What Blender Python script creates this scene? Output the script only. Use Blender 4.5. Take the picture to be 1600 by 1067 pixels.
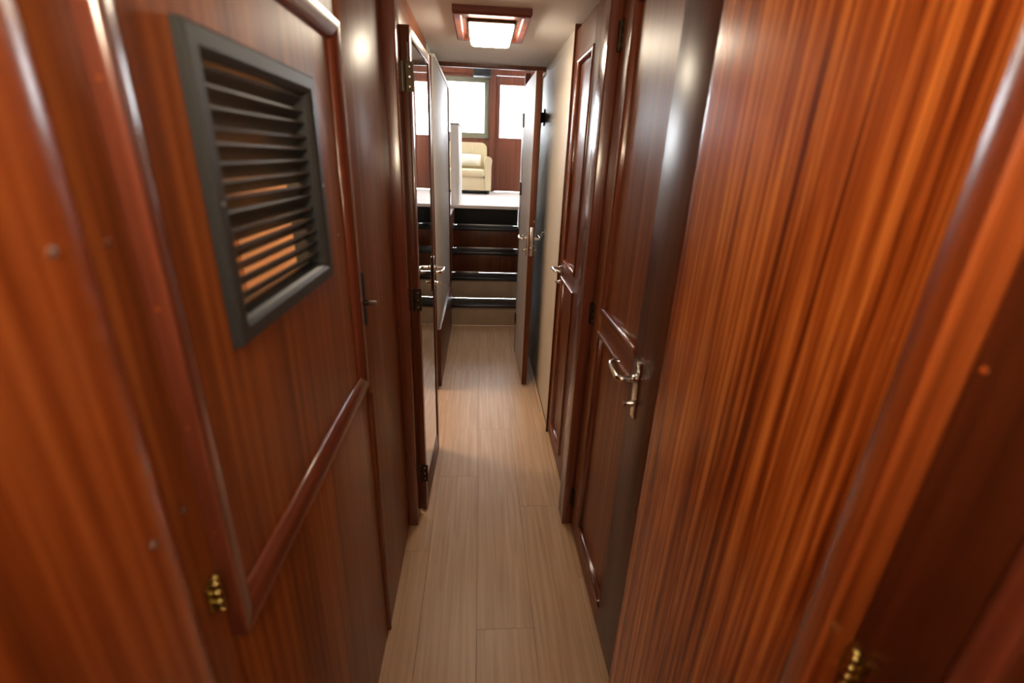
import bpy, bmesh, math, random
from mathutils import Matrix, Vector
random.seed(4)
for o in list(bpy.data.objects): bpy.data.objects.remove(o)
S = bpy.context.scene
COL = S.collection
# ------------------------------------------------------------------ camera
def nrm(v): return Vector(v).normalized()
FPX = 728.6
_d = nrm((750-800, -(244-533.5), FPX)); _dn = nrm((728-800, -(2380-533.5), FPX))
_up = (-_dn - _d*((-_dn).dot(_d))).normalized()
_rt = _up.cross(_d)
if _rt.x < 0: _rt = -_rt
R = Matrix((_rt, _d, _up))                 # camera (x right, y up, z fwd) -> world
cd = bpy.data.cameras.new('camera'); cam = bpy.data.objects.new('camera', cd); COL.objects.link(cam)
cd.sensor_width = 36; cd.lens = 36*FPX/1600; cd.clip_start = .02
m = Matrix.Identity(4)
for i in range(3):
    m[i][0] = R[i][0]; m[i][1] = R[i][1]; m[i][2] = -R[i][2]
m.translation = (0, 0, 1.5)
cam.matrix_world = m
S.camera = cam
cd.dof.use_dof = True; cd.dof.focus_distance = 2.6; cd.dof.aperture_fstop = 2.0
# ------------------------------------------------------------------ world, exposure
W = bpy.data.worlds.new('daylight'); S.world = W; W.use_nodes = True
bg = W.node_tree.nodes['Background']; bg.inputs[0].default_value = (.93, .97, 1, 1); bg.inputs[1].default_value = 10.0
S.view_settings.view_transform = 'Standard'; S.view_settings.look = 'None'
S.view_settings.exposure = 1.25; S.view_settings.gamma = 1; S.view_settings.use_curve_mapping = False

# ------------------------------------------------------------------ materials
def newmat(name):
    M = bpy.data.materials.new(name); M.use_nodes = True
    nt = M.node_tree; b = nt.nodes['Principled BSDF']
    return M, nt, b
def lin(c): return tuple((x/255/12.92 if x/255 <= .04045 else ((x/255+.055)/1.055)**2.4) for x in c)+(1,)
def wood(name, dark, mid, light, rough=.36, axis='Z', stripe=55, contrast=1.0, spec=.4, along=.9, dist=.3, wts=(.55, .3, .15)):
    M, nt, b = newmat(name); N = nt.nodes; L = nt.links
    tc = N.new('ShaderNodeTexCoord'); 
    def streak(s, along, detail, dist=0.0, w=0.0):
        mp = N.new('ShaderNodeMapping'); sc = [s, s, s]; sc['XYZ'.index(axis)] = along
        mp.inputs['Scale'].default_value = sc; mp.inputs['Location'].default_value = (w, w*.7, w*1.3)
        L.new(tc.outputs['Object'], mp.inputs['Vector'])
        n = N.new('ShaderNodeTexNoise'); n.inputs['Scale'].default_value = 1; n.inputs['Detail'].default_value = detail
        n.inputs['Roughness'].default_value = .6; n.inputs['Distortion'].default_value = dist
        L.new(mp.outputs[0], n.inputs['Vector']); return n.outputs['Fac']
    a = streak(stripe, along, 3, dist); c = streak(9, .5, 2, .2, 3.1); f = streak(420, 9, 2, 0, 5.)
    def math_(op, x, y):
        n = N.new('ShaderNodeMath'); n.operation = op
        for i, v in enumerate((x, y)):
            if isinstance(v, (int, float)): n.inputs[i].default_value = v
            else: L.new(v, n.inputs[i])
        return n.outputs[0]
    s = math_('ADD', math_('MULTIPLY', a, wts[0]), math_('ADD', math_('MULTIPLY', c, wts[1]), math_('MULTIPLY', f, wts[2])))
    r = N.new('ShaderNodeValToRGB'); w = .16/contrast
    r.color_ramp.elements[0].position = .5-w; r.color_ramp.elements[0].color = lin(dark)
    r.color_ramp.elements[1].position = .5+w; r.color_ramp.elements[1].color = lin(light)
    e = r.color_ramp.elements.new(.5); e.color = lin(mid)
    L.new(s, r.inputs[0]); L.new(r.outputs[0], b.inputs['Base Color'])
    b.inputs['Roughness'].default_value = rough
    b.inputs['Specular IOR Level'].default_value = spec
    bp = N.new('ShaderNodeBump'); bp.inputs['Strength'].default_value = .06; bp.inputs['Distance'].default_value = .002
    L.new(f, bp.inputs['Height']); L.new(bp.outputs[0], b.inputs['Normal'])
    return M
def plain(name, col, rough=.5, metal=0, spec=.5, bump=0, scale=80, var=.0):
    M, nt, b = newmat(name); N = nt.nodes; L = nt.links
    tc = N.new('ShaderNodeTexCoord'); n = N.new('ShaderNodeTexNoise'); n.inputs['Scale'].default_value = scale; n.inputs['Detail'].default_value = 4
    L.new(tc.outputs['Object'], n.inputs['Vector'])
    r = N.new('ShaderNodeValToRGB'); c = lin(col)
    r.color_ramp.elements[0].position = .35; r.color_ramp.elements[1].position = .65
    r.color_ramp.elements[0].color = tuple(x*(1-var) for x in c[:3])+(1,); r.color_ramp.elements[1].color = tuple(min(1, x*(1+var)) for x in c[:3])+(1,)
    L.new(n.outputs['Fac'], r.inputs[0]); L.new(r.outputs[0], b.inputs['Base Color'])
    b.inputs['Roughness'].default_value = rough; b.inputs['Metallic'].default_value = metal; b.inputs['Specular IOR Level'].default_value = spec
    if bump:
        bp = N.new('ShaderNodeBump'); bp.inputs['Strength'].default_value = bump; bp.inputs['Distance'].default_value = .003
        L.new(n.outputs['Fac'], bp.inputs['Height']); L.new(bp.outputs[0], b.inputs['Normal'])
    return M
def emit(name, col, s):
    M, nt, b = newmat(name)
    b.inputs['Base Color'].default_value = lin(col); b.inputs['Emission Color'].default_value = lin(col); b.inputs['Emission Strength'].default_value = s
    return M
def glass(name):
    M, nt, b = newmat(name); N = nt.nodes; L = nt.links
    t = N.new('ShaderNodeBsdfTransparent'); g = N.new('ShaderNodeBsdfGlossy'); g.inputs['Roughness'].default_value = .02
    mx = N.new('ShaderNodeMixShader'); mx.inputs[0].default_value = .06
    L.new(t.outputs[0], mx.inputs[1]); L.new(g.outputs[0], mx.inputs[2]); L.new(mx.outputs[0], N['Material Output'].inputs[0])
    return M
def laminate():
    M, nt, b = newmat('floor_laminate'); N = nt.nodes; L = nt.links
    tc = N.new('ShaderNodeTexCoord'); oi = N.new('ShaderNodeObjectInfo')
    cx = N.new('ShaderNodeCombineXYZ'); mu = N.new('ShaderNodeMath'); mu.operation = 'MULTIPLY'; mu.inputs[1].default_value = 37
    L.new(oi.outputs['Random'], mu.inputs[0]); L.new(mu.outputs[0], cx.inputs[0]); L.new(mu.outputs[0], cx.inputs[2])
    ad = N.new('ShaderNodeVectorMath'); L.new(tc.outputs['Object'], ad.inputs[0]); L.new(cx.outputs[0], ad.inputs[1])
    mp = N.new('ShaderNodeMapping'); mp.inputs['Scale'].default_value = (60, 2.2, 1); L.new(ad.outputs[0], mp.inputs[0])
    n = N.new('ShaderNodeTexNoise'); n.inputs['Scale'].default_value = 1; n.inputs['Detail'].default_value = 5; n.inputs['Distortion'].default_value = .6
    L.new(mp.outputs[0], n.inputs['Vector'])
    mp2 = N.new('ShaderNodeMapping'); mp2.inputs['Scale'].default_value = (14, 1.1, 1); L.new(ad.outputs[0], mp2.inputs[0])
    w = N.new('ShaderNodeTexWave'); w.bands_direction = 'X'; w.inputs['Scale'].default_value = .9; w.inputs['Distortion'].default_value = 5; w.inputs['Detail'].default_value = 2
    L.new(mp2.outputs[0], w.inputs['Vector'])
    mix = N.new('ShaderNodeMath'); mix.operation = 'MULTIPLY_ADD'; mix.inputs[1].default_value = .07; L.new(w.outputs['Fac'], mix.inputs[0]); L.new(n.outputs['Fac'], mix.inputs[2])
    r = N.new('ShaderNodeValToRGB'); e = r.color_ramp.elements
    e[0].position = .25; e[0].color = lin((174, 138, 104)); e[1].position = .8; e[1].color = lin((204, 172, 138))
    L.new(mix.outputs[0], r.inputs[0]); L.new(r.outputs[0], b.inputs['Base Color'])
    b.inputs['Roughness'].default_value = .38
    return M
MT = {}
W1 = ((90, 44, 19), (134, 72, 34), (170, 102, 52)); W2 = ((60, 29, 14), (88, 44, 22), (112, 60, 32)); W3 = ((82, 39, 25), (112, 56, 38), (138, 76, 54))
MT['wood'] = wood('mahogany_vertical', *W1, rough=.36, spec=.26)
MT['woody'] = wood('mahogany_lengthwise', *W1, rough=.36, spec=.26, axis='Y')
MT['gloss'] = wood('lacquered_mahogany', (104, 46, 17), (150, 74, 31), (186, 104, 48), rough=.24, spec=1.0)
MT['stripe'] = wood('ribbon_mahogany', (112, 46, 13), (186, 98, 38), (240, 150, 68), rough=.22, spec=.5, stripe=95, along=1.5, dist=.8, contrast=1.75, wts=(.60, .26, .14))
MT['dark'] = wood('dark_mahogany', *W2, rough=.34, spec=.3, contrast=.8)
MT['darky'] = wood('dark_mahogany_lengthwise', *W2, rough=.34, spec=.3, axis='Y', contrast=.8)
MT['trim'] = wood('red_mahogany_trim', *W3, rough=.18, spec=1.0, contrast=.8, stripe=90)
MT['trimy'] = wood('red_mahogany_trim_lengthwise', *W3, rough=.18, spec=1.0, axis='Y', contrast=.8, stripe=90)
MT['trimx'] = wood('red_mahogany_trim_crosswise', *W3, rough=.45, spec=.3, axis='X', contrast=.8, stripe=90)
MT['saloonwood'] = wood('saloon_mahogany', (84, 44, 28), (108, 58, 38), (126, 72, 48), rough=.4, contrast=.8)
MT['white'] = plain('white_vinyl_panel', (190, 184, 176), .5, bump=.08, scale=350, var=.04)
MT['ceil'] = plain('ceiling_vinyl', (224, 221, 220), .55, bump=.06, scale=300, var=.03)
MT['cabin'] = plain('cabin_beige_panel', (226, 186, 146), .6, var=.03)
MT['floor'] = laminate()
MT['blackgrey'] = plain('charcoal_plastic', (50, 54, 55), .42, var=.08, scale=200)
MT['slat'] = plain('charcoal_slat', (58, 60, 61), .4, var=.15, scale=120)
MT['black'] = plain('black_rubber', (11, 11, 12), .7, var=.1)
MT['tread'] = plain('black_gloss_tread', (22, 23, 24), .34, var=.1)
MT['riserlight'] = plain('beige_riser', (172, 150, 128), .5, var=.06, scale=12)
MT['chrome'] = plain('chrome', (215, 215, 212), .12, metal=1)
MT['alu'] = plain('aluminium_strip', (200, 202, 204), .28, metal=1)
MT['bronze'] = plain('tarnished_bronze', (74, 62, 48), .5, metal=1, var=.2)
MT['brass'] = plain('brass', (190, 172, 105), .25, metal=1, var=.12)
MT['mirror'] = plain('mirror_silver', (228, 230, 226), .01, metal=1)
MT['leather'] = plain('cream_leather', (216, 200, 162), .45, bump=.1, scale=160, var=.03)
MT['pillow'] = plain('ivory_cotton', (226, 222, 210), .8, bump=.15, scale=220, var=.03)
MT['winframe'] = plain('olive_grey_frame', (112, 108, 88), .45, var=.05)
MT['sfloor'] = plain('pale_saloon_floor', (206, 196, 190), .35, var=.03, scale=6)
MT['lamp'] = emit('lamp_diffuser', (255, 238, 210), 16)
MT['near_fill'] = emit('near_fill_glow', (255, 236, 206), 7)  # glow of the added light above the camera
MT['lamp3'] = emit('cabin_lamp_diffuser', (255, 230, 192), 30)
MT['locker_fill'] = emit('locker_fill_glow', (255, 226, 186), 130)  # glow of the lamp added inside the locker
MT['sconce_fill'] = emit('added_sconce_glow', (255, 234, 202), 75)  # glow of the two wall lamps added behind the camera
MT['hull'] = plain('white_gelcoat', (226, 226, 222), .4)
MT['glass'] = glass('window_glass')

# ------------------------------------------------------------------ object helpers
WM = {}
def props(o, label=None, cat=None, group=None, kind=None):
    for k, v in (('label', label), ('category', cat), ('group', group), ('kind', kind)):
        if v: o[k] = v
    return o
def empty(name, loc, rz=0, **k):
    o = bpy.data.objects.new(name, None); COL.objects.link(o); o.empty_display_size = .05
    mw = Matrix.Translation(loc) @ Matrix.Rotation(rz, 4, 'Z'); o.location = loc; o.rotation_euler = (0, 0, rz)
    WM[o] = mw; return props(o, **k)
def obj(name, bm, mat, parent=None, local=False, sharp=35, **k):
    """bm is in world coordinates (local=True: in the parent's own space); one mesh object"""
    if parent is not None and not local: bmesh.ops.transform(bm, matrix=WM[parent].inverted(), verts=bm.verts)
    bmesh.ops.recalc_face_normals(bm, faces=bm.faces)
    me = bpy.data.meshes.new(name); bm.to_mesh(me); bm.free()
    for p in me.polygons: p.use_smooth = True
    me.set_sharp_from_angle(angle=math.radians(sharp))
    me.materials.append(MT[mat] if isinstance(mat, str) else mat)
    o = bpy.data.objects.new(name, me); COL.objects.link(o)
    if parent is not None: o.parent = parent; WM[o] = WM[parent].copy()
    else: WM[o] = Matrix.Identity(4)
    return props(o, **k)
def B(*boxes, bev=0.0, seg=2):
    """boxes: (x0,x1,y0,y1,z0,z1) -> bmesh"""
    bm = bmesh.new()
    for x0, x1, y0, y1, z0, z1 in boxes:
        r = bmesh.ops.create_cube(bm, size=1)['verts']
        for v in r: v.co = Vector(((x0+x1)/2+v.co.x*(x1-x0), (y0+y1)/2+v.co.y*(y1-y0), (z0+z1)/2+v.co.z*(z1-z0)))
    if bev: bmesh.ops.bevel(bm, geom=list(bm.edges), offset=bev, segments=seg, profile=.5, affect='EDGES', clamp_overlap=True)
    return bm
def prism(poly, axis, a, b):
    """poly of 2D points extruded along axis from a to b; 2D axes are the two others in XYZ order"""
    bm = bmesh.new(); rings = []
    for t in (a, b):
        r = []
        for u, v in poly:
            c = {'X': (t, u, v), 'Y': (u, t, v), 'Z': (u, v, t)}[axis]; r.append(bm.verts.new(c))
        rings.append(r)
    n = len(poly)
    for i in range(n): bm.faces.new((rings[0][i], rings[0][(i+1) % n], rings[1][(i+1) % n], rings[1][i]))
    bm.faces.new(rings[0]); bm.faces.new(rings[1][::-1]); return bm
def tube(path, r, n=10, bm=None):
    bm = bm or bmesh.new(); P = [Vector(p) for p in path]; rings = []; ref = None
    for i, p in enumerate(P):
        t = (P[min(i+1, len(P)-1)]-P[max(i-1, 0)]).normalized()
        if ref is None: ref = t.orthogonal().normalized()
        ref = (ref-t*ref.dot(t)).normalized(); b2 = t.cross(ref)
        rr = r[i] if isinstance(r, (list, tuple)) else r
        rings.append([bm.verts.new(p+(ref*math.cos(2*math.pi*k/n)+b2*math.sin(2*math.pi*k/n))*rr) for k in range(n)])
    for a, b in zip(rings, rings[1:]):
        for k in range(n): bm.faces.new((a[k], a[(k+1) % n], b[(k+1) % n], b[k]))
    bm.faces.new(rings[0][::-1]); bm.faces.new(rings[-1]); return bm
def lathe(prof, origin, axis, n=16):
    """prof: list of (distance along axis, radius)"""
    a = Vector(axis).normalized(); o = Vector(origin)
    return tube_r([o+a*t for t, r in prof], [max(r, 1e-4) for t, r in prof], a, n)
def tube_r(P, rs, a, n):
    bm = bmesh.new(); u = a.orthogonal().normalized(); v = a.cross(u)
    rings = [[bm.verts.new(p+(u*math.cos(2*math.pi*k/n)+v*math.sin(2*math.pi*k/n))*r) for k in range(n)] for p, r in zip(P, rs)]
    for x, y in zip(rings, rings[1:]):
        for k in range(n): bm.faces.new((x[k], x[(k+1) % n], y[(k+1) % n], y[k]))
    bm.faces.new(rings[0][::-1]); bm.faces.new(rings[-1]); return bm
def arc(cx, cy, r, a0, a1, n=6):
    return [(cx+r*math.cos(math.radians(a0+(a1-a0)*i/n)), cy+r*math.sin(math.radians(a0+(a1-a0)*i/n))) for i in range(n+1)]
def bullnose(w, h, n=8):           # (u across, v proud): half-ellipse bead
    return [(w/2-w/2*math.cos(math.pi*i/n), h*math.sin(math.pi*i/n)**.75) for i in range(n+1)]
def quarter(w, h, n=8):            # steep outer flank, top rounding down to the inner edge
    return [(0, 0), (0, h*.8), (w*.06, h)] + [(w*.06+w*.94*math.sin(math.pi/2*i/n), h*math.cos(math.pi/2*i/n)) for i in range(1, n+1)]
def ogee(w, h):
    return [(0, 0), (0, h*.55), (w*.08, h*.8), (w*.25, h), (w*.45, h), (w*.58, h*.8), (w*.66, h*.45), (w*.82, h*.32), (w*.96, h*.22), (w, 0)]
def frame_mould(parent, X, side, y0, y1, z0, z1, prof, mv='trim', mh='trimy', sides='LRBT', local=False, name='moulding'):
    """four mitred lengths of moulding on the plane x = X, proud towards side*x"""
    for s in sides:
        bm = bmesh.new(); rings = []
        for end in (0, 1):
            r = []
            for u, v in prof:
                if s == 'L': c = (y0+u, (z0+u, z1-u)[end])
                elif s == 'R': c = (y1-u, (z0+u, z1-u)[end])
                elif s == 'B': c = ((y0+u, y1-u)[end], z0+u)
                else: c = ((y0+u, y1-u)[end], z1-u)
                r.append(bm.verts.new((X+side*v, c[0], c[1])))
            rings.append(r)
        n = len(prof)
        for i in range(n): bm.faces.new((rings[0][i], rings[0][(i+1) % n], rings[1][(i+1) % n], rings[1][i]))
        bm.faces.new(rings[0]); bm.faces.new(rings[1][::-1])
        obj(name, bm, mv if s in 'LR' else mh, parent, local=local, sharp=50)

# ------------------------------------------------------------------ levels and planes of the corridor
XL, XR = -.287, .415          # corridor wall planes
ZC = 2.045                    # corridor ceiling
YE = 3.41                     # where the corridor ceiling ends
ZS = 1.02                     # saloon floor
YB = 7.27                     # saloon end wall
def struct(name, bm, mat, parent=None, label=None, cat=None, **k):
    if parent is None: return obj(name, bm, mat, None, label=label, cat=cat, kind='structure', **k)
    return obj(name, bm, mat, parent, **k)

# ------------------------------------------------------------------ floor with laminate planks
fl = struct('floor', B((-.40, .55, -1.6, 4.25, -.06, -.012), (-2.7, -.40, .2, 3.7, -.06, -.012)), 'black', label='pale oak laminate floor of the narrow corridor', cat='floor')
edges = [-2.7+.0, -.40] 
xs = [-.385, -.19, .005, .2, .395, .53]
for i, (a, b) in enumerate(zip(xs, xs[1:])):
    ys = [-1.6]; y = -1.6+(.55, 1.02, .2, .8, .4)[i]
    while y < 4.19: ys.append(y); y += 1.26
    ys.append(4.2)
    for c, d in zip(ys, ys[1:]):
        g = .0004
        obj('plank', B((a+g, b-g, c+g, d-g, -.012, 0), bev=.0005, seg=1), 'floor', fl)
obj('cabin_floor', B((-2.7, -.386, .2, 3.7, -.012, -.001)), 'floor', fl)

# ------------------------------------------------------------------ ceiling
ce = struct('ceiling', B((-.45, .60, -1.6, YE, ZC, ZC+.05)), 'ceil', label='off white vinyl ceiling over the corridor', cat='ceiling')
struct('trim_1', B((-.40, .52, YE-.012, YE+.03, ZC-.022, ZC+.06), bev=.004), 'dark', label='dark wooden edge strip where the corridor ceiling ends', cat='trim')

# ------------------------------------------------------------------ left wall
wl = struct('wall_left', B((-.345, -.317, -1.6, .50, 0, ZC), (-.345, -.317, 1.10, 1.60, 0, ZC), (-.345, -.317, .50, 1.10, 0, .95), (-.345, -.317, .50, 1.10, 1.72, ZC),
     (-.345, -.30, 1.60, 1.71, 0, ZC), (-.345, -.30, 1.71, 2.87, 1.90, ZC), (-.345, -.30, 2.93, 4.21, 0, 2.0)), 'dark',
     label='mahogany panelled left wall of the corridor, white towards the steps', cat='wall')
# near panel with rounded far corner
r = .06
poly = [(-.330, -1.6), (-.281, -1.6)] + arc(-.281-r, .336, r, 0, 62, 12) + [(-.330, .388)]
obj('corner_panel', prism(poly, 'Z', 0, ZC), 'gloss', wl)
obj('stile', B((-.317, -.300, .365, .430, 0, ZC)), 'wood', wl)
obj('lower_panel', B((-.317, -.292, .430, 1.118, 0, .942), bev=.001), 'wood', wl)
obj('upper_panel', B((-.317, -.292, .430, 1.118, 1.731, ZC), bev=.001), 'wood', wl)
obj('joint_strip', B((-.317, XL-.014, 1.118, 1.127, 0, ZC)), 'dark', wl)
obj('joint_bead', prism([(XL-.004, 1.127), (XL+.003, 1.129), (XL+.005, 1.134), (XL+.003, 1.139), (XL-.004, 1.141)], 'Z', 0, .9), 'trim', wl)
obj('side_panel', B((-.317, XL, 1.127, 1.606, 0, ZC), bev=.001), 'wood', wl)
for (y, z, x) in ((.326, 1.431, -.281), (.401, 1.424, -.300), (.333, 1.174, -.281), (.403, 1.15, -.300)):
    obj('screw', lathe([(0, .0035), (.0012, .0035), (.0018, .0025), (.0012, .001)], (x, y, z), (1, 0, 0), 10), 'alu', wl)
# white upper lining, wainscot, capped top edge
obj('white_panel', B((-.30, -.262, 2.93, 4.20, .415, 2.0), bev=.002), 'white', wl)
obj('wainscot', B((-.30, -.250, 2.93, 4.215, 0, .41), bev=.002), 'darky', wl)
obj('wainscot_cap', B((-.30, -.246, 2.93, 4.217, .405, .42), bev=.003), 'dark', wl)
obj('top_cap', B((-.31, -.255, 3.0, 4.205, 2.0, 2.018), bev=.003), 'hull', wl)
obj('end_edge', B((-.305, -.252, 4.20, 4.212, .42, 2.0), bev=.002), 'dark', wl)
obj('header', B((-.31, XL, 1.70, 2.87, 1.895, ZC), bev=.002), 'woody', wl)
obj('header_lining', B((-.31, -.29, 2.87, YE, 1.99, ZC)), 'hull', wl)
# door posts of the mirrored door
struct('trim_2', B((-.317, -.249, 1.606, 1.695, 0, ZC), bev=.006, seg=3), 'trim', label='red mahogany door post on the left before the mirrored door', cat='trim')
struct('trim_3', B((-.33, -.268, 2.87, 2.93, 0, 1.99), bev=.004), 'dark', label='dark jamb on the left beyond the mirrored door', cat='trim')

# ------------------------------------------------------------------ louvred locker door, left
ld = empty('locker_door', (-.297, .42, .936), label='mahogany locker door with black louvred vent on the left wall', cat='door')
Lx = -.299
V0, V1, VZ0, VZ1 = .545, .925, 1.272, 1.615        # vent outer
h0, h1, hz0, hz1 = V0+.026, V1-.026, VZ0+.026, VZ1-.026
bm = B((Lx-.018, Lx+.002, .432, h0, .944, 1.729), (Lx-.018, Lx+.002, h1, 1.110, .944, 1.729), (Lx-.018, Lx+.002, h0, h1, .944, hz0), (Lx-.018, Lx+.002, h0, h1, hz1, 1.729))
bmesh.ops.remove_doubles(bm, verts=bm.verts, dist=1e-5)
obj('panel', bm, 'wood', ld)
frame_mould(ld, Lx-.001, 1, .424, 1.110, .936, 1.738, quarter(.040, .020))
vent = obj('vent_frame', bmesh.new(), 'blackgrey', ld, label='black louvred vent')
bm = bmesh.new()
prof = [(0, 0), (.0, .010), (.003, .013), (.020, .013), (.026, .009), (.030, .004), (.030, -.045), (.027, -.045), (.024, 0)]
rings = []
for (cy, cz, sy, sz) in ((V0, VZ0, 1, 1), (V1, VZ0, -1, 1), (V1, VZ1, -1, -1), (V0, VZ1, 1, -1)):
    rings.append([bm.verts.new((Lx+.002+v, cy+sy*u, cz+sz*u)) for u, v in prof])
for k in range(4):
    a, b = rings[k], rings[(k+1) % 4]
    for i in range(len(prof)): bm.faces.new((a[i], a[(i+1) % len(prof)], b[(i+1) % len(prof)], b[i]))
bmesh.ops.transform(bm, matrix=WM[ld].inverted(), verts=bm.verts); bmesh.ops.recalc_face_normals(bm, faces=bm.faces)
bm.to_mesh(vent.data); bm.free()
NS = 14
zz0, zz1 = VZ0+.034, VZ1-.034
for k in range(NS):
    zc = zz0+(k+.5)*(zz1-zz0)/NS
    tilt = -math.radians(39 + random.uniform(-3, 3))
    if k == 5: tilt -= math.radians(14)
    if k == 10: tilt += math.radians(9)
    w, t = .0148, .0022
    ring = []
    for (p, q) in ((-w, -t), (w, -t), (w+.0012, 0), (w, t), (-w, t)):
        ring.append((Lx-.012+p*math.cos(tilt)+q*math.sin(tilt), zc-p*math.sin(tilt)+q*math.cos(tilt)))
    dz = random.uniform(-.0015, .0015)
    bm = prism(ring, 'Y', V0+.031, V1-.031)
    for v in bm.verts: v.co.z += dz*(1 if v.co.y > .77 else -1)
    obj('slat', bm, 'slat', vent)
obj('vent_screw', lathe([(0, .003), (.001, .003), (.0016, .001)], (Lx+.0145, V0+.012, 1.44), (1, 0, 0), 8), 'alu', vent)
obj('vent_screw', lathe([(0, .003), (.001, .003), (.0016, .001)], (Lx+.0145, V1-.012, 1.44), (1, 0, 0), 8), 'alu', vent)
for z in (1.545, 1.36, 1.235, 1.10):
    obj('plug', lathe([(0, .0024), (.0005, .0022), (.0007, .001)], (Lx+.0085, .424, z), (0, -1, 0), 8), 'gloss', ld)
obj('screw', lathe([(0, .003), (.0014, .003), (.002, .001)], (Lx+.002, 1.020, 1.335), (1, 0, 0), 8), 'alu', ld)
def butt_hinge(parent, x, y, z, side, h=.06, mat='brass', ax=0, label='brass hinge'):
    """knuckle standing on a wall plane x, five barrels and a leaf with screws"""
    hg = obj('hinge', B((x, x+side*.003, y-.014, y+.014, z-h/2, z+h/2), bev=.0008, seg=1), mat, parent, label=label)
    for k in range(3):
        a = z-h/2+k*h/3
        obj('barrel', lathe([(0, .0045), (.001, .0055), (h/3-.002, .0055), (h/3-.001, .0045)], (x+side*.006, y, a), (0, 0, 1), 12), mat, hg)
    for e, s in ((z+h/2, 1), (z-h/2, -1)):
        obj('finial', lathe([(0, .004), (.002, .0055), (.005, .005), (.007, .002)], (x+side*.006, y, e), (0, 0, s), 10), mat, hg)
    return hg
butt_hinge(ld, -.2995, .4105, 1.025, 1, .04)
# lock with key
lk = empty('door_lock', (XL, 1.137, 1.10), label='dark bronze lock plate with key beside the louvred locker door', cat='lock')
bm = prism([(1.145+a*.026, b) for a, b in ()] or [(y, z) for y, z in ([(1.137+.012*math.cos(t), 1.213+.013*math.sin(t)) for t in [math.pi*i/8 for i in range(9)]] + [(1.137+.012*math.cos(t), 1.103+.013*math.sin(t)) for t in [math.pi+math.pi*i/8 for i in range(9)]])], 'X', XL-.001, XL+.005)
obj('plate', bm, 'black', lk)
obj('cylinder', lathe([(0, .007), (.008, .007), (.009, .005)], (XL+.005, 1.137, 1.15), (1, 0, 0), 14), 'bronze', lk)
obj('key', B((XL+.012, XL+.034, 1.1355, 1.1385, 1.1445, 1.1555), bev=.001), 'alu', lk, label='small silver key')

# ------------------------------------------------------------------ lever handle
def lever(parent, origin, out, along, plate_h=.16, zc=-.03, both=False):
    """origin on the door face at spindle height (parent's own space); out = face normal, along = lever direction"""
    o = Vector(origin); n = Vector(out).normalized(); a = Vector(along).normalized(); up = Vector((0, 0, 1))
    M = Matrix(((a.x, n.x, 0, o.x), (a.y, n.y, 0, o.y), (0, 0, 1, o.z), (0, 0, 0, 1)))
    bm = B((-.019, .019, 0, .004, zc-plate_h/2, zc+plate_h/2), bev=.0035); bmesh.ops.transform(bm, matrix=M, verts=bm.verts)
    h = obj('handle', bm, 'chrome', parent, local=True, label='chrome lever handle')
    bm = lathe([(0, .011), (.006, .011), (.008, .009), (.012, .0075)], (0, .004, 0), (0, 1, 0), 16); bmesh.ops.transform(bm, matrix=M, verts=bm.verts)
    obj('rose', bm, 'chrome', h, local=True)
    path = [(0, .012, 0), (0, .03, 0)] + [(.012-.012*math.cos(t), .036+.012*math.sin(t)+.002, 0) for t in [math.pi/2*i/4 for i in range(5)]] + \
           [(.05, .05, .001), (.08, .049, .002), (.1, .044, .003)] + [(.106, .038, .004), (.109, .030, .004), (.108, .022, .003), (.103, .016, .002)]
    bm = tube(path, [.0075]*2+[.0075]*5+[.0072, .007, .0068, .0066, .0064, .0062, .005], 12); bmesh.ops.transform(bm, matrix=M, verts=bm.verts)
    obj('lever', bm, 'chrome', h, local=True)
    bm = lathe([(0, .010), (.003, .010), (.008, .007), (.017, .006), (.020, .008), (.024, .008), (.026, .004)], (0, .004, -.072), (0, 1, 0), 14); bmesh.ops.transform(bm, matrix=M, verts=bm.verts)
    obj('key_cylinder', bm, 'chrome', h, local=True)
    return h

# ------------------------------------------------------------------ mirrored door, left, ajar
ang = math.atan2(.030, .999)
md = empty('door_1', (-.254, 1.705, .006), -ang, label='mirrored mahogany door standing ajar on the left', cat='door', kind='structure')
DW, DH, DT = .485, 1.862, .033       # local: x thickness (face at x=DT), y width, z up
obj('door_leaf', B((0, DT-.008, 0, DW, 0, DH), bev=.002), 'dark', md, local=True)
obj('stile', B((DT-.008, DT, 0, .034, 0, DH), bev=.002), 'trim', md, local=True)
obj('stile', B((DT-.008, DT, DW-.045, DW, 0, DH), bev=.002), 'dark', md, local=True)
obj('rail', B((DT-.008, DT, .034, DW-.045, 0, .11), bev=.002), 'darky', md, local=True)
obj('rail', B((DT-.008, DT, .034, DW-.045, DH-.035, DH), bev=.002), 'darky', md, local=True)
obj('mirror', B((DT-.0075, DT-.004, .035, DW-.046, .111, DH-.036)), 'mirror', md, local=True, label='tall mirror pane')
lever(md, (DT, DW-.05, 1.010), (1, 0, 0), (0, -1, 0))
def leaf_hinge(parent, x, y, z, nx, ny, h=.085, local=False, mat='bronze'):
    bm = bmesh.new()
    hg = obj('hinge', lathe([(0, .004), (.001, .0055), (h-.001, .0055), (h, .004)], (x, y, z-h/2), (0, 0, 1), 12), mat, parent, local=local, label='tarnished hinge')
    tx, ty = ny, -nx
    M = Matrix(((tx, nx, 0, x), (ty, ny, 0, y), (0, 0, 1, z), (0, 0, 0, 1)))
    bm = B((-.03, .0, -.006, -.003, -h/2, h/2)); bmesh.ops.transform(bm, matrix=M, verts=bm.verts)
    obj('hinge_leaf', bm, mat, hg, local=local)
    for k in (-1, 0, 1):
        bm = lathe([(0, .003), (.001, .003), (.0014, .001)], (-.017, -.003, k*h*.33), (0, 1, 0), 8); bmesh.ops.transform(bm, matrix=M, verts=bm.verts)
        obj('screw', bm, 'alu', hg, local=local)
for z in (.20, .985, 1.72): leaf_hinge(md, .012, -.009, z, 0, -1, local=True)

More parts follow.
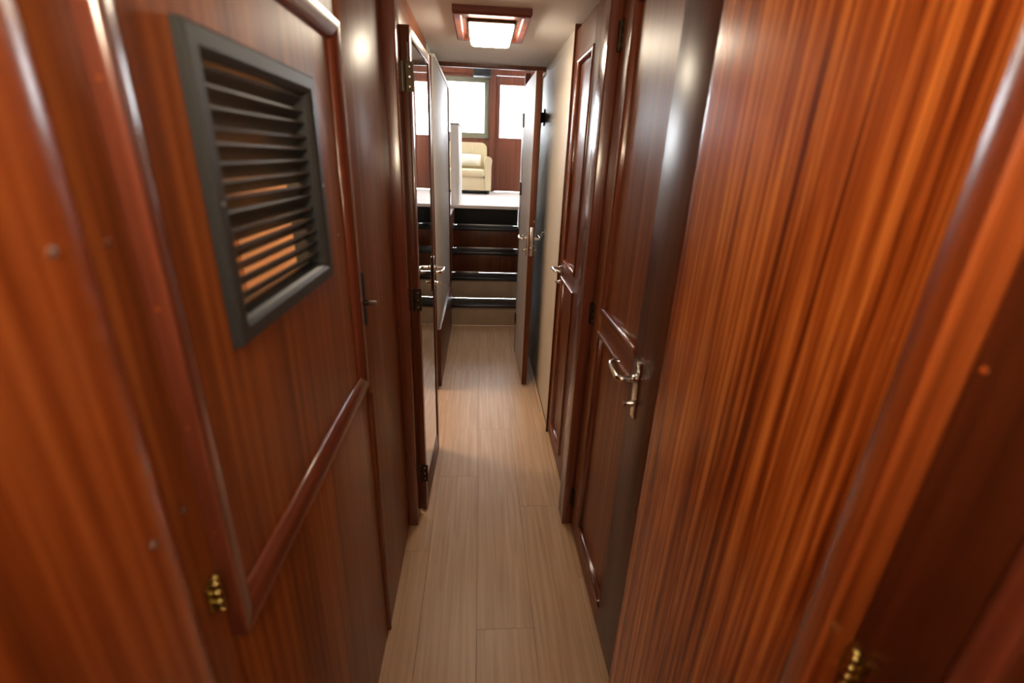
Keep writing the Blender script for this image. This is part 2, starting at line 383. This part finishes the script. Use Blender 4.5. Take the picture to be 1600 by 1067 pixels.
# ------------------------------------------------------------------ right wall
wr = struct('wall_right', B((.445, .475, -1.6, 2.36, 0, ZC), (.43, .475, 2.36, 5.05, 0, 2.0), (.445, .475, 2.36, YE, 2.0, ZC)), 'dark', label='mahogany and white panelled right wall of the corridor', cat='wall')
r = .034
XS = .398
poly = [(.445, .375), (XS, .375)] + arc(XS+r, .922-r, r, 180, 92, 10) + [(.445, .922)]
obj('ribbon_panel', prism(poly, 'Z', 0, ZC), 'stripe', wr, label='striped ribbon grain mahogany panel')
bn = quarter(.042, .017)
obj('cover_strip', prism([(.430, .336)]+[(XS-v, .336+u) for u, v in bn[1:]]+[(.430, .378)], 'Z', 0, ZC), 'gloss', wr)
for y, z in ((.392, 1.35), (.398, 1.09), (.325, 1.35)):
    x = XS if y > .37 else .419
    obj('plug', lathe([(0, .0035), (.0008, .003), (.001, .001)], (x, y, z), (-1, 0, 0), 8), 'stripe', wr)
obj('white_panel', B((.419, .445, 2.352, 3.55, .0, 2.0), bev=.001), 'white', wr)
obj('white_panel', B((.419, .445, 2.352, YE, 2.0, ZC)), 'white', wr)
obj('stair_lining', B((.412, .43, 3.551, 5.05, .0, 2.0), bev=.002), 'white', wr)
obj('stair_lining', B((.412, .475, 5.05, 5.20, 0, ZS-.03)), 'white', wr)
obj('top_cap', B((.405, .475, YE, 5.05, 2.0, 2.018), bev=.003), 'hull', wr)
obj('floor_edge', B((.417, .421, 2.36, 3.55, .0, .006)), 'black', wr)
# near locker panel on the right with brass hinge
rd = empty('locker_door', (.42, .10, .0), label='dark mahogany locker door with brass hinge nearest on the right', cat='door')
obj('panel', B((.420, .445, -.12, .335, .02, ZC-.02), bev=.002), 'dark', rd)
frame_mould(rd, .421, -1, -.09, .250, .2, 1.95, bullnose(.03, .012), 'trim', 'trimy')
butt_hinge(rd, .4195, .321, .99, -1, .042)

# ------------------------------------------------------------------ panelled doors, right wall
def panel_door(name, label, Y0, Y1, z0, z1, X, pan, handle_y, hinge_y, along, hz=1.0, mat='wood', near=None, sides='LRBT'):
    d = empty(name, (X, Y0, z0), label=label, cat='door', kind='structure')
    t = .03
    for a, b, mm in ((Y0, Y0+pan[0], near or mat), (Y1-pan[1], Y1, mat)): obj('stile', B((X, X+t, a, b, z0, z1), bev=.002), mm, d)
    ia, ib = Y0+pan[0], Y1-pan[1]
    zs = pan[2]      # rails: list of (z0,z1)
    for a, b in zs: obj('rail', B((X, X+t, ia, ib, a, b)), mat+'y', d)
    for (a, b), (c, e) in zip(zs, zs[1:]):
        obj('panel', B((X+.010, X+.022, ia-.012, ib+.004, b-.004, c+.004)), mat, d)
        frame_mould(d, X, -1, ia-.012, ib+.012, b-.012, c+.012, [(0, .0), (.001, .005), (.005, .008), (.011, .008), (.016, .005), (.02, .001), (.024, -.008), (.024, -.012), (.012, -.012), (.012, 0)], 'trim', 'trimy', sides)
    lever(d, (0, handle_y-Y0, hz-z0), (-1, 0, 0), (0, along, 0))
    for z in (.16, .985, 1.845):
        hg = obj('hinge', lathe([(0, .004), (.001, .006), (.079, .006), (.08, .004)], (X-.004, hinge_y, z-.04), (0, 0, 1), 12), 'bronze', d, label='tarnished hinge')
        obj('hinge_leaf', B((X-.002, X, hinge_y-.026, hinge_y-.004, z-.04, z+.04)), 'bronze', hg)
        for k in (-.026, 0, .026): obj('screw', lathe([(0, .003), (.001, .003), (.0014, .001)], (X-.002, hinge_y-.016, z+k), (-1, 0, 0), 8), 'alu', hg)
    return d
panel_door('door_2', 'near mahogany panelled door with chrome lever on the right', .925, 1.585, .02, 2.02, .413, (.185, .125, [(.02, .125), (.95, 1.04), (1.905, 2.02)]), 1.065, 1.590, 1, hz=.978, near='dark', sides='RBT')  # near stile in darker wood, standing in for its shade and dark reflection
panel_door('door_3', 'far dark mahogany panelled door on the right before the white wall', 1.72, 2.345, .02, 2.02, .413, (.24, .10, [(.02, .125), (.95, 1.04), (1.885, 2.02)]), 2.27, 1.716, -1, mat='dark')
struct('trim_4', B((.376, .445, 1.600, 1.70, 0, ZC), bev=.006, seg=3), 'trim', label='red mahogany post between the two panelled doors on the right', cat='trim')
struct('trim_5', B((.405, .445, 2.346, 2.362, 0, ZC), bev=.002), 'dark', label='thin dark edge between far panelled door and white wall', cat='trim')

# ------------------------------------------------------------------ open white door, right, hung at the foot of the steps
bh = struct('trim_6', B((.300, .340, 3.555, 3.60, 0, 2.03), bev=.003), 'dark', label='slim dark post on which the open white door hangs', cat='trim')
od = empty('door_4', (.318, 3.55, .0), math.atan2(-.008, .605)*-1, label='white faced wooden door standing open at the foot of the steps', cat='door', kind='structure')
OW = .605; z0, z1 = .012, 1.955
obj('door_leaf', B((-.014, .016, -OW+.006, 0, z0, z1)), 'dark', od, local=True)
obj('white_face', B((-.017, -.014, -OW+.004, 0, z0, z1)), 'white', od, local=True)
obj('edge_lipping', B((-.017, .018, -OW, -OW+.006, z0, z1), bev=.001), 'dark', od, local=True)
lp = obj('lock_plate', B((-.010, .010, -OW-.002, -OW, .92, 1.10), bev=.001), 'alu', od, local=True, label='silver lock faceplate')
obj('bolt', B((-.004, .004, -OW-.009, -OW-.002, .955, .975), bev=.001), 'chrome', lp, local=True)
for z in (1.135, .985): obj('screw', lathe([(0, .004), (.002, .004), (.003, .001)], (.012, -OW, z), (0, -1, 0), 8), 'alu', lp, local=True)
lever(od, (-.017, -OW+.06, 1.02), (-1, 0, 0), (0, 1, 0)); lever(od, (.016, -OW+.06, 1.02), (1, 0, 0), (0, 1, 0))
for z in (.3, 1.29, 1.74):
    hg = obj('hinge', lathe([(0, .005), (.001, .007), (.089, .007), (.09, .005)], (-.021, .002, z-.045), (0, 0, 1), 12), 'bronze', od, local=True)
    obj('hinge_leaf', B((-.020, -.017, -.045, 0, z-.04, z+.04)), 'bronze', hg, local=True)
# small things on the white right wall
hk = empty('door_holder', (.419, 3.36, 1.70), label='black door holder on the white wall behind the open door', cat='door holder')
obj('plate', B((.413, .419, 3.34, 3.38, 1.70, 1.80), bev=.002), 'black', hk)
obj('arm', B((.380, .413, 3.35, 3.37, 1.72, 1.78), bev=.004), 'black', hk)
obj('clip', tube([(.388, 3.36, 1.775), (.378, 3.36, 1.785), (.370, 3.36, 1.775), (.368, 3.36, 1.76)], .004, 8), 'black', hk)
ch = empty('wall_hook', (.419, 3.03, 1.03), label='small steel hook on the white right wall', cat='hook')
obj('plate', B((.416, .419, 3.018, 3.042, 1.025, 1.075), bev=.001), 'alu', ch)
obj('prong', tube([(.416, 3.03, 1.06), (.405, 3.03, 1.058), (.398, 3.03, 1.05), (.396, 3.03, 1.04), (.400, 3.03, 1.033)], .0035, 8), 'alu', ch)
obj('stud', lathe([(0, .004), (.003, .005), (.005, .002)], (.416, 3.03, 1.032), (-1, 0, 0), 8), 'black', ch)

# ------------------------------------------------------------------ ceiling lamp
def ceiling_lamp(x0, x1, y0, y1, label, strength_mat='lamp'):
    cx, cy = (x0+x1)/2, (y0+y1)/2
    L = empty('ceiling_lamp', (cx, cy, ZC), label=label, cat='lamp')
    # wooden base with chamfered frame
    bm = bmesh.new(); rings = []
    for ins, z in ((0, ZC), (0, ZC-.022), (.006, ZC-.030), (.030, ZC-.030), (.036, ZC-.024)):
        rings.append([bm.verts.new(c) for c in ((x0+ins, y0+ins, z), (x1-ins, y0+ins, z), (x1-ins, y1-ins, z), (x0+ins, y1-ins, z))])
    for a, b in zip(rings, rings[1:]):
        for k in range(4): bm.faces.new((a[k], a[(k+1) % 4], b[(k+1) % 4], b[k]))
    bm.faces.new(rings[-1]); bm.faces.new(rings[0][::-1])
    obj('base', bm, 'trimx', L, sharp=20)
    bm = bmesh.new(); rings = []
    ix, iy = .065, .095
    for ins, z in ((0, ZC-.024), (.0, ZC-.045), (.004, ZC-.062), (.012, ZC-.070), (.022, ZC-.073)):
        rings.append([bm.verts.new(c) for c in ((x0+ix+ins, y0+iy+ins, z), (x1-ix-ins, y0+iy+ins, z), (x1-ix-ins, y1-iy-ins, z), (x0+ix+ins, y1-iy-ins, z))])
    for a, b in zip(rings, rings[1:]):
        for k in range(4): bm.faces.new((a[k], a[(k+1) % 4], b[(k+1) % 4], b[k]))
    bm.faces.new(rings[-1]); bm.faces.new(rings[0][::-1])
    obj('diffuser', bm, strength_mat, L, sharp=20, label='glowing frosted glass shade')
    obj('bezel', B((x0+ix-.008, x1-ix+.008, y0+iy-.008, y1-iy+.008, ZC-.036, ZC-.024), bev=.002), 'bronze', L)
    return L
ceiling_lamp(-.115, .200, 2.17, 2.64, 'square ceiling lamp glowing warm on a wooden base')

# ------------------------------------------------------------------ staircase
st = empty('staircase', (.08, 4.2, 0), label='steep companion steps with black treads climbing to the saloon', cat='stairs')
RISE, RUN = .204, .225
for k in range(5):
    y = 4.20+k*RUN; zt = (k+1)*RISE; zb = k*RISE
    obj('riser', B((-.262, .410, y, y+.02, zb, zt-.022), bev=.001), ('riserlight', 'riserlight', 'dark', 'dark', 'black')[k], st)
    if k < 4:
        tr = obj('tread', B((-.262, .410, y-.022, y+RUN+.001, zt-.022, zt), bev=.004), 'tread', st)
        if k > 0: obj('metal_strip', B((-.235, (.0 if k == 1 else .36), y+RUN-.016, y+RUN-.001, zt, zt+.008), bev=.002), 'alu', tr)
obj('stringer', B((-.30, -.262, 4.215, 5.30, 0, ZS-.03)), 'dark', st)

# ------------------------------------------------------------------ saloon
struct('saloon_floor', B((-2.2, 2.2, 5.05, YB, ZS-.03, ZS), (-2.2, -.30, 3.45, 5.05, ZS-.03, ZS), (.475, 2.2, 3.45, 5.05, ZS-.03, ZS), (-.262, .410, 5.078, 5.10, ZS-.03, ZS+.001)), 'sfloor', label='pale bright floor of the raised saloon', cat='floor').name = 'floor'
ZT = 2.80
struct('ceiling', B((-2.25, 2.25, 3.40, YB+.05, ZT, ZT+.05)), 'ceil', label='white ceiling of the saloon', cat='ceiling')
# end wall pieces around window and door
wb = struct('wall_back', B((-2.2, -1.25, YB, YB+.06, ZS, ZT), (-1.25, .12, YB, YB+.06, ZS, 1.735), (-1.25, .12, YB, YB+.06, 2.50, ZT), (.12, .217, YB, YB+.06, ZS, ZT), (.205, .86, YB, YB+.06, 2.535, ZT), (.86, 2.2, YB, YB+.06, ZS, ZT)), 'saloonwood', label='mahogany end wall of the saloon with window and door', cat='wall')
obj('post', B((.125, .205, YB-.035, YB, ZS, 2.535), bev=.006), 'saloonwood', wb)
obj('header_board', B((-1.3, .86, YB-.025, YB, 2.54, ZT), bev=.004), 'saloonwood', wb)
w1 = empty('window_1', (-.6, YB, 1.735), label='bright window with olive grey frame behind the armchair', cat='window', kind='structure')
for nm, b in (('frame', (-1.25, .12, YB-.02, YB+.05, 1.735, 1.81)), ('frame', (-1.25, .12, YB-.02, YB+.05, 2.435, 2.50)), ('frame', (.052, .12, YB-.02, YB+.05, 1.81, 2.435)), ('frame', (-1.25, -1.19, YB-.02, YB+.05, 1.81, 2.435))):
    obj(nm, B(b, bev=.004), 'winframe', w1)
obj('pane', B((-1.19, .052, YB+.02, YB+.025, 1.81, 2.435)), 'glass', w1)
d5 = empty('door_5', (.53, YB, ZS), label='mahogany saloon door with tall bright glass pane', cat='door', kind='structure')
obj('stile', B((.215, .275, YB-.005, YB+.04, ZS+.005, 2.53), bev=.003), 'saloonwood', d5)
obj('stile', B((.79, .855, YB-.005, YB+.04, ZS+.005, 2.53), bev=.003), 'saloonwood', d5)
obj('panel', B((.275, .79, YB-.005, YB+.04, ZS+.005, 1.757), bev=.003), 'saloonwood', d5)
obj('rail', B((.275, .79, YB-.005, YB+.04, 2.42, 2.53), bev=.003), 'saloonwood', d5)
obj('pane', B((.275, .79, YB+.015, YB+.02, 1.757, 2.42)), 'glass', d5)
# side walls with big windows (out of the frame)
for s, nm in ((-1, 'wall_port'), (1, 'wall_starboard')):
    a, b = sorted((s*2.2, s*2.26))
    struct(nm, B((a, b, 3.40, YB+.06, ZS-.03, 1.75), (a, b, 3.40, YB+.06, 2.45, ZT), (a, b, 3.40, 5.9, 1.75, 2.45), (a, b, 6.8, YB+.06, 1.75, 2.45)), 'saloonwood', label='saloon side wall with wide windows, '+('left' if s < 0 else 'right'), cat='wall')
struct('wall_front', B((-2.25, 2.25, 3.40, 3.46, ZC+.05, ZT), (-2.25, -.345, 3.40, 3.46, ZS-.03, ZC+.05), (.475, 2.25, 3.40, 3.46, ZS-.03, ZC+.05)), 'hull', label='white forward bulkhead of the saloon above the corridor', cat='wall')
# low white partition end beside the top of the steps
hp = empty('partition_post', (-.24, 5.3, ZS), label='low white partition end at the top of the steps', cat='partition')
obj('panel', B((-.300, -.215, 5.15, 5.95, ZS, 1.785), bev=.006), 'hull', hp)
obj('cap', B((-.305, -.210, 5.145, 5.955, 1.785, 1.80), bev=.004), 'winframe', hp)
# speaker box
sp = empty('speaker', (.02, YB-.03, 2.47), label='small black speaker box under the saloon ceiling', cat='speaker')
obj('body', B((-.10, .135, YB-.20, YB-.045, 2.49, 2.62), bev=.01), 'black', sp)
obj('grille', B((-.085, .12, YB-.206, YB-.198, 2.503, 2.607), bev=.003), 'black', sp)
obj('bracket', B((-.01, .04, YB-.045, YB-.024, 2.52, 2.59), bev=.002), 'winframe', sp)

# armchair
ac = empty('armchair', (-.22, 6.9, ZS), label='cream leather armchair in the bright saloon', cat='armchair')
def rounded(b, r, seg=4): return B(b, bev=r, seg=seg)
AX0, AX1 = -.60, .155; AY0, AY1 = 6.62, 7.20
obj('seat_base', rounded((AX0+.085, AX1-.085, AY0+.02, AY1-.05, ZS+.045, 1.235), .012), 'leather', ac)
obj('seat_cushion', rounded((AX0+.09, AX1-.09, AY0, AY1-.16, 1.235, 1.335), .035), 'leather', ac)
for a, b in ((AX0, AX0+.095), (AX1-.095, AX1)):
    prof = [(a+.004, ZS+.045), (b-.004, ZS+.045), (b-.002, 1.38)] + [((a+b)/2+(.5*(b-a)+.008)*math.cos(t), 1.445+.055*math.sin(t)) for t in [math.pi*i/10 for i in range(11)]] + [(a+.002, 1.38)]
    bm = prism(prof, 'Y', AY0+.01, AY1-.06); bmesh.ops.bevel(bm, geom=[e for e in bm.edges if abs(e.verts[0].co.y-e.verts[1].co.y) < 1e-6], offset=.012, segments=3, affect='EDGES', clamp_overlap=True)
    obj('armrest', bm, 'leather', ac)
bk = [(AX0+.06, 1.20), (AX1-.06, 1.20), (AX1-.06, 1.52)] + arc(AX1-.135, 1.60, .075, 0, 90) + arc(AX0+.135, 1.60, .075, 90, 180) + [(AX0+.06, 1.52)]
bm = prism(bk, 'Y', AY1-.18, AY1-.02); bmesh.ops.bevel(bm, geom=[e for e in bm.edges if abs(e.verts[0].co.y-e.verts[1].co.y) < 1e-6], offset=.03, segments=4, affect='EDGES', clamp_overlap=True)
b_ = obj('backrest', bm, 'leather', ac)
for x in (-.33, -.11): obj('seam', tube([(x, AY1-.183, 1.36), (x, AY1-.184, 1.5), (x, AY1-.182, 1.64)], .004, 6), 'leather', b_)
for x in (AX0+.05, AX1-.05):
    for y in (AY0+.06, AY1-.1): obj('leg', lathe([(0, .02), (.045, .026)], (x, y, ZS), (0, 0, 1), 10), 'black', ac)
obj('plinth', B((AX0+.09, AX1-.07, AY0+.05, AY1-.08, ZS+.012, ZS+.046)), 'black', ac)
pw = bmesh.new(); bmesh.ops.create_grid(pw, x_segments=12, y_segments=12, size=1)
top = list(pw.verts)
for v in top:
    x, y = v.co.x, v.co.y; v.co.z = .055*((1-x*x)*(1-y*y))**.45
g2 = bmesh.ops.duplicate(pw, geom=list(pw.verts)+list(pw.edges)+list(pw.faces))
for v in [e for e in g2['geom'] if isinstance(e, bmesh.types.BMVert)]: v.co.z = -v.co.z
bmesh.ops.remove_doubles(pw, verts=pw.verts, dist=1e-4)
bmesh.ops.transform(pw, matrix=Matrix.Translation((-.16, AY1-.285, 1.445)) @ Matrix.Rotation(math.radians(58), 4, 'X') @ Matrix.Diagonal((.17, .085, 1, 1)), verts=pw.verts)
obj('throw_pillow', pw, 'pillow', None, sharp=180, label='ivory throw pillow lying on the cream armchair', cat='pillow')

# ------------------------------------------------------------------ cabin behind the left wall and space behind the camera
struct('wall_cabin', B((-2.75, -2.7, .15, 3.75, 0, ZC), (-2.7, -.345, .15, .2, 0, ZC), (-2.7, -.345, 3.7, 3.75, 0, ZC), ), 'cabin', label='beige lining of the side cabin seen through the louvres', cat='wall')
struct('ceiling', B((-2.75, -.345, .15, 3.40, ZC, ZC+.05), (-2.75, -.345, 3.40, 3.75, .9, .95)), 'ceil', label='ceiling of the side cabin on the left', cat='ceiling')
struct('wall_rear', B((-.45, .60, -1.65, -1.6, 0, ZC+.05)), 'wood', label='mahogany bulkhead behind the camera', cat='wall')
cl = ceiling_lamp(-1.95, -1.45, 2.55, 3.1, 'ceiling lamp in the side cabin on the left', 'lamp3')
ceiling_lamp(-.24, .08, -.55, -.15, 'added fill light in ceiling lamp shape over the near end of the corridor', 'near_fill')  # unseen light added to brighten the near panels

# locker behind the louvred door, lit inside by an added lamp
struct('wall_locker', B((-.80, -.775, .20, 1.62, 0, ZC), (-.775, -.345, 1.575, 1.60, 0, ZC), (-.775, -.345, .2, .225, 0, ZC)), 'cabin', label='pale peach lining of the locker behind the louvres', cat='wall')
def added_sconce(x, y, z, side, label, mat):  # unseen lamps, added to brighten the near panels and the locker
    L = empty('added_lamp', (x, y, z), label=label, cat='lamp')
    obj('back_plate', lathe([(0, .045), (.006, .045), (.010, .040)], (x, y, z), (side, 0, 0), 20), 'brass', L)
    c = x+side*.11
    obj('arm', tube([(x+side*.008, y, z-.01), (x+side*.05, y, z-.03), (x+side*.09, y, z-.06), (c, y, z-.052)], .006, 8), 'brass', L)
    obj('cup', lathe([(0, .02), (.006, .06), (.016, .092), (.019, .092), (.012, .06), (.008, .02)], (c, y, z-.055), (0, 0, 1), 24), 'brass', L)  # opaque cup keeps the added light off the lower walls
    obj('shade', lathe([(0, .030), (.01, .036), (.05, .042), (.085, .040), (.10, .030), (.104, .012)], (c, y, z-.045), (0, 0, 1), 20), mat, L, label='glowing shade of the added lamp')
added_sconce(-.281, -.22, 1.70, 1, 'added fill light in brass wall lamp shape on the left behind the camera', 'sconce_fill')
added_sconce(-.775, .42, 1.72, 1, 'unseen brass lamp added to light the locker behind the louvres', 'locker_fill')  # added so the gaps between the slats look lit
added_sconce(.445, -.30, 1.70, -1, 'added fill light in brass wall lamp shape on the right behind the camera', 'sconce_fill')
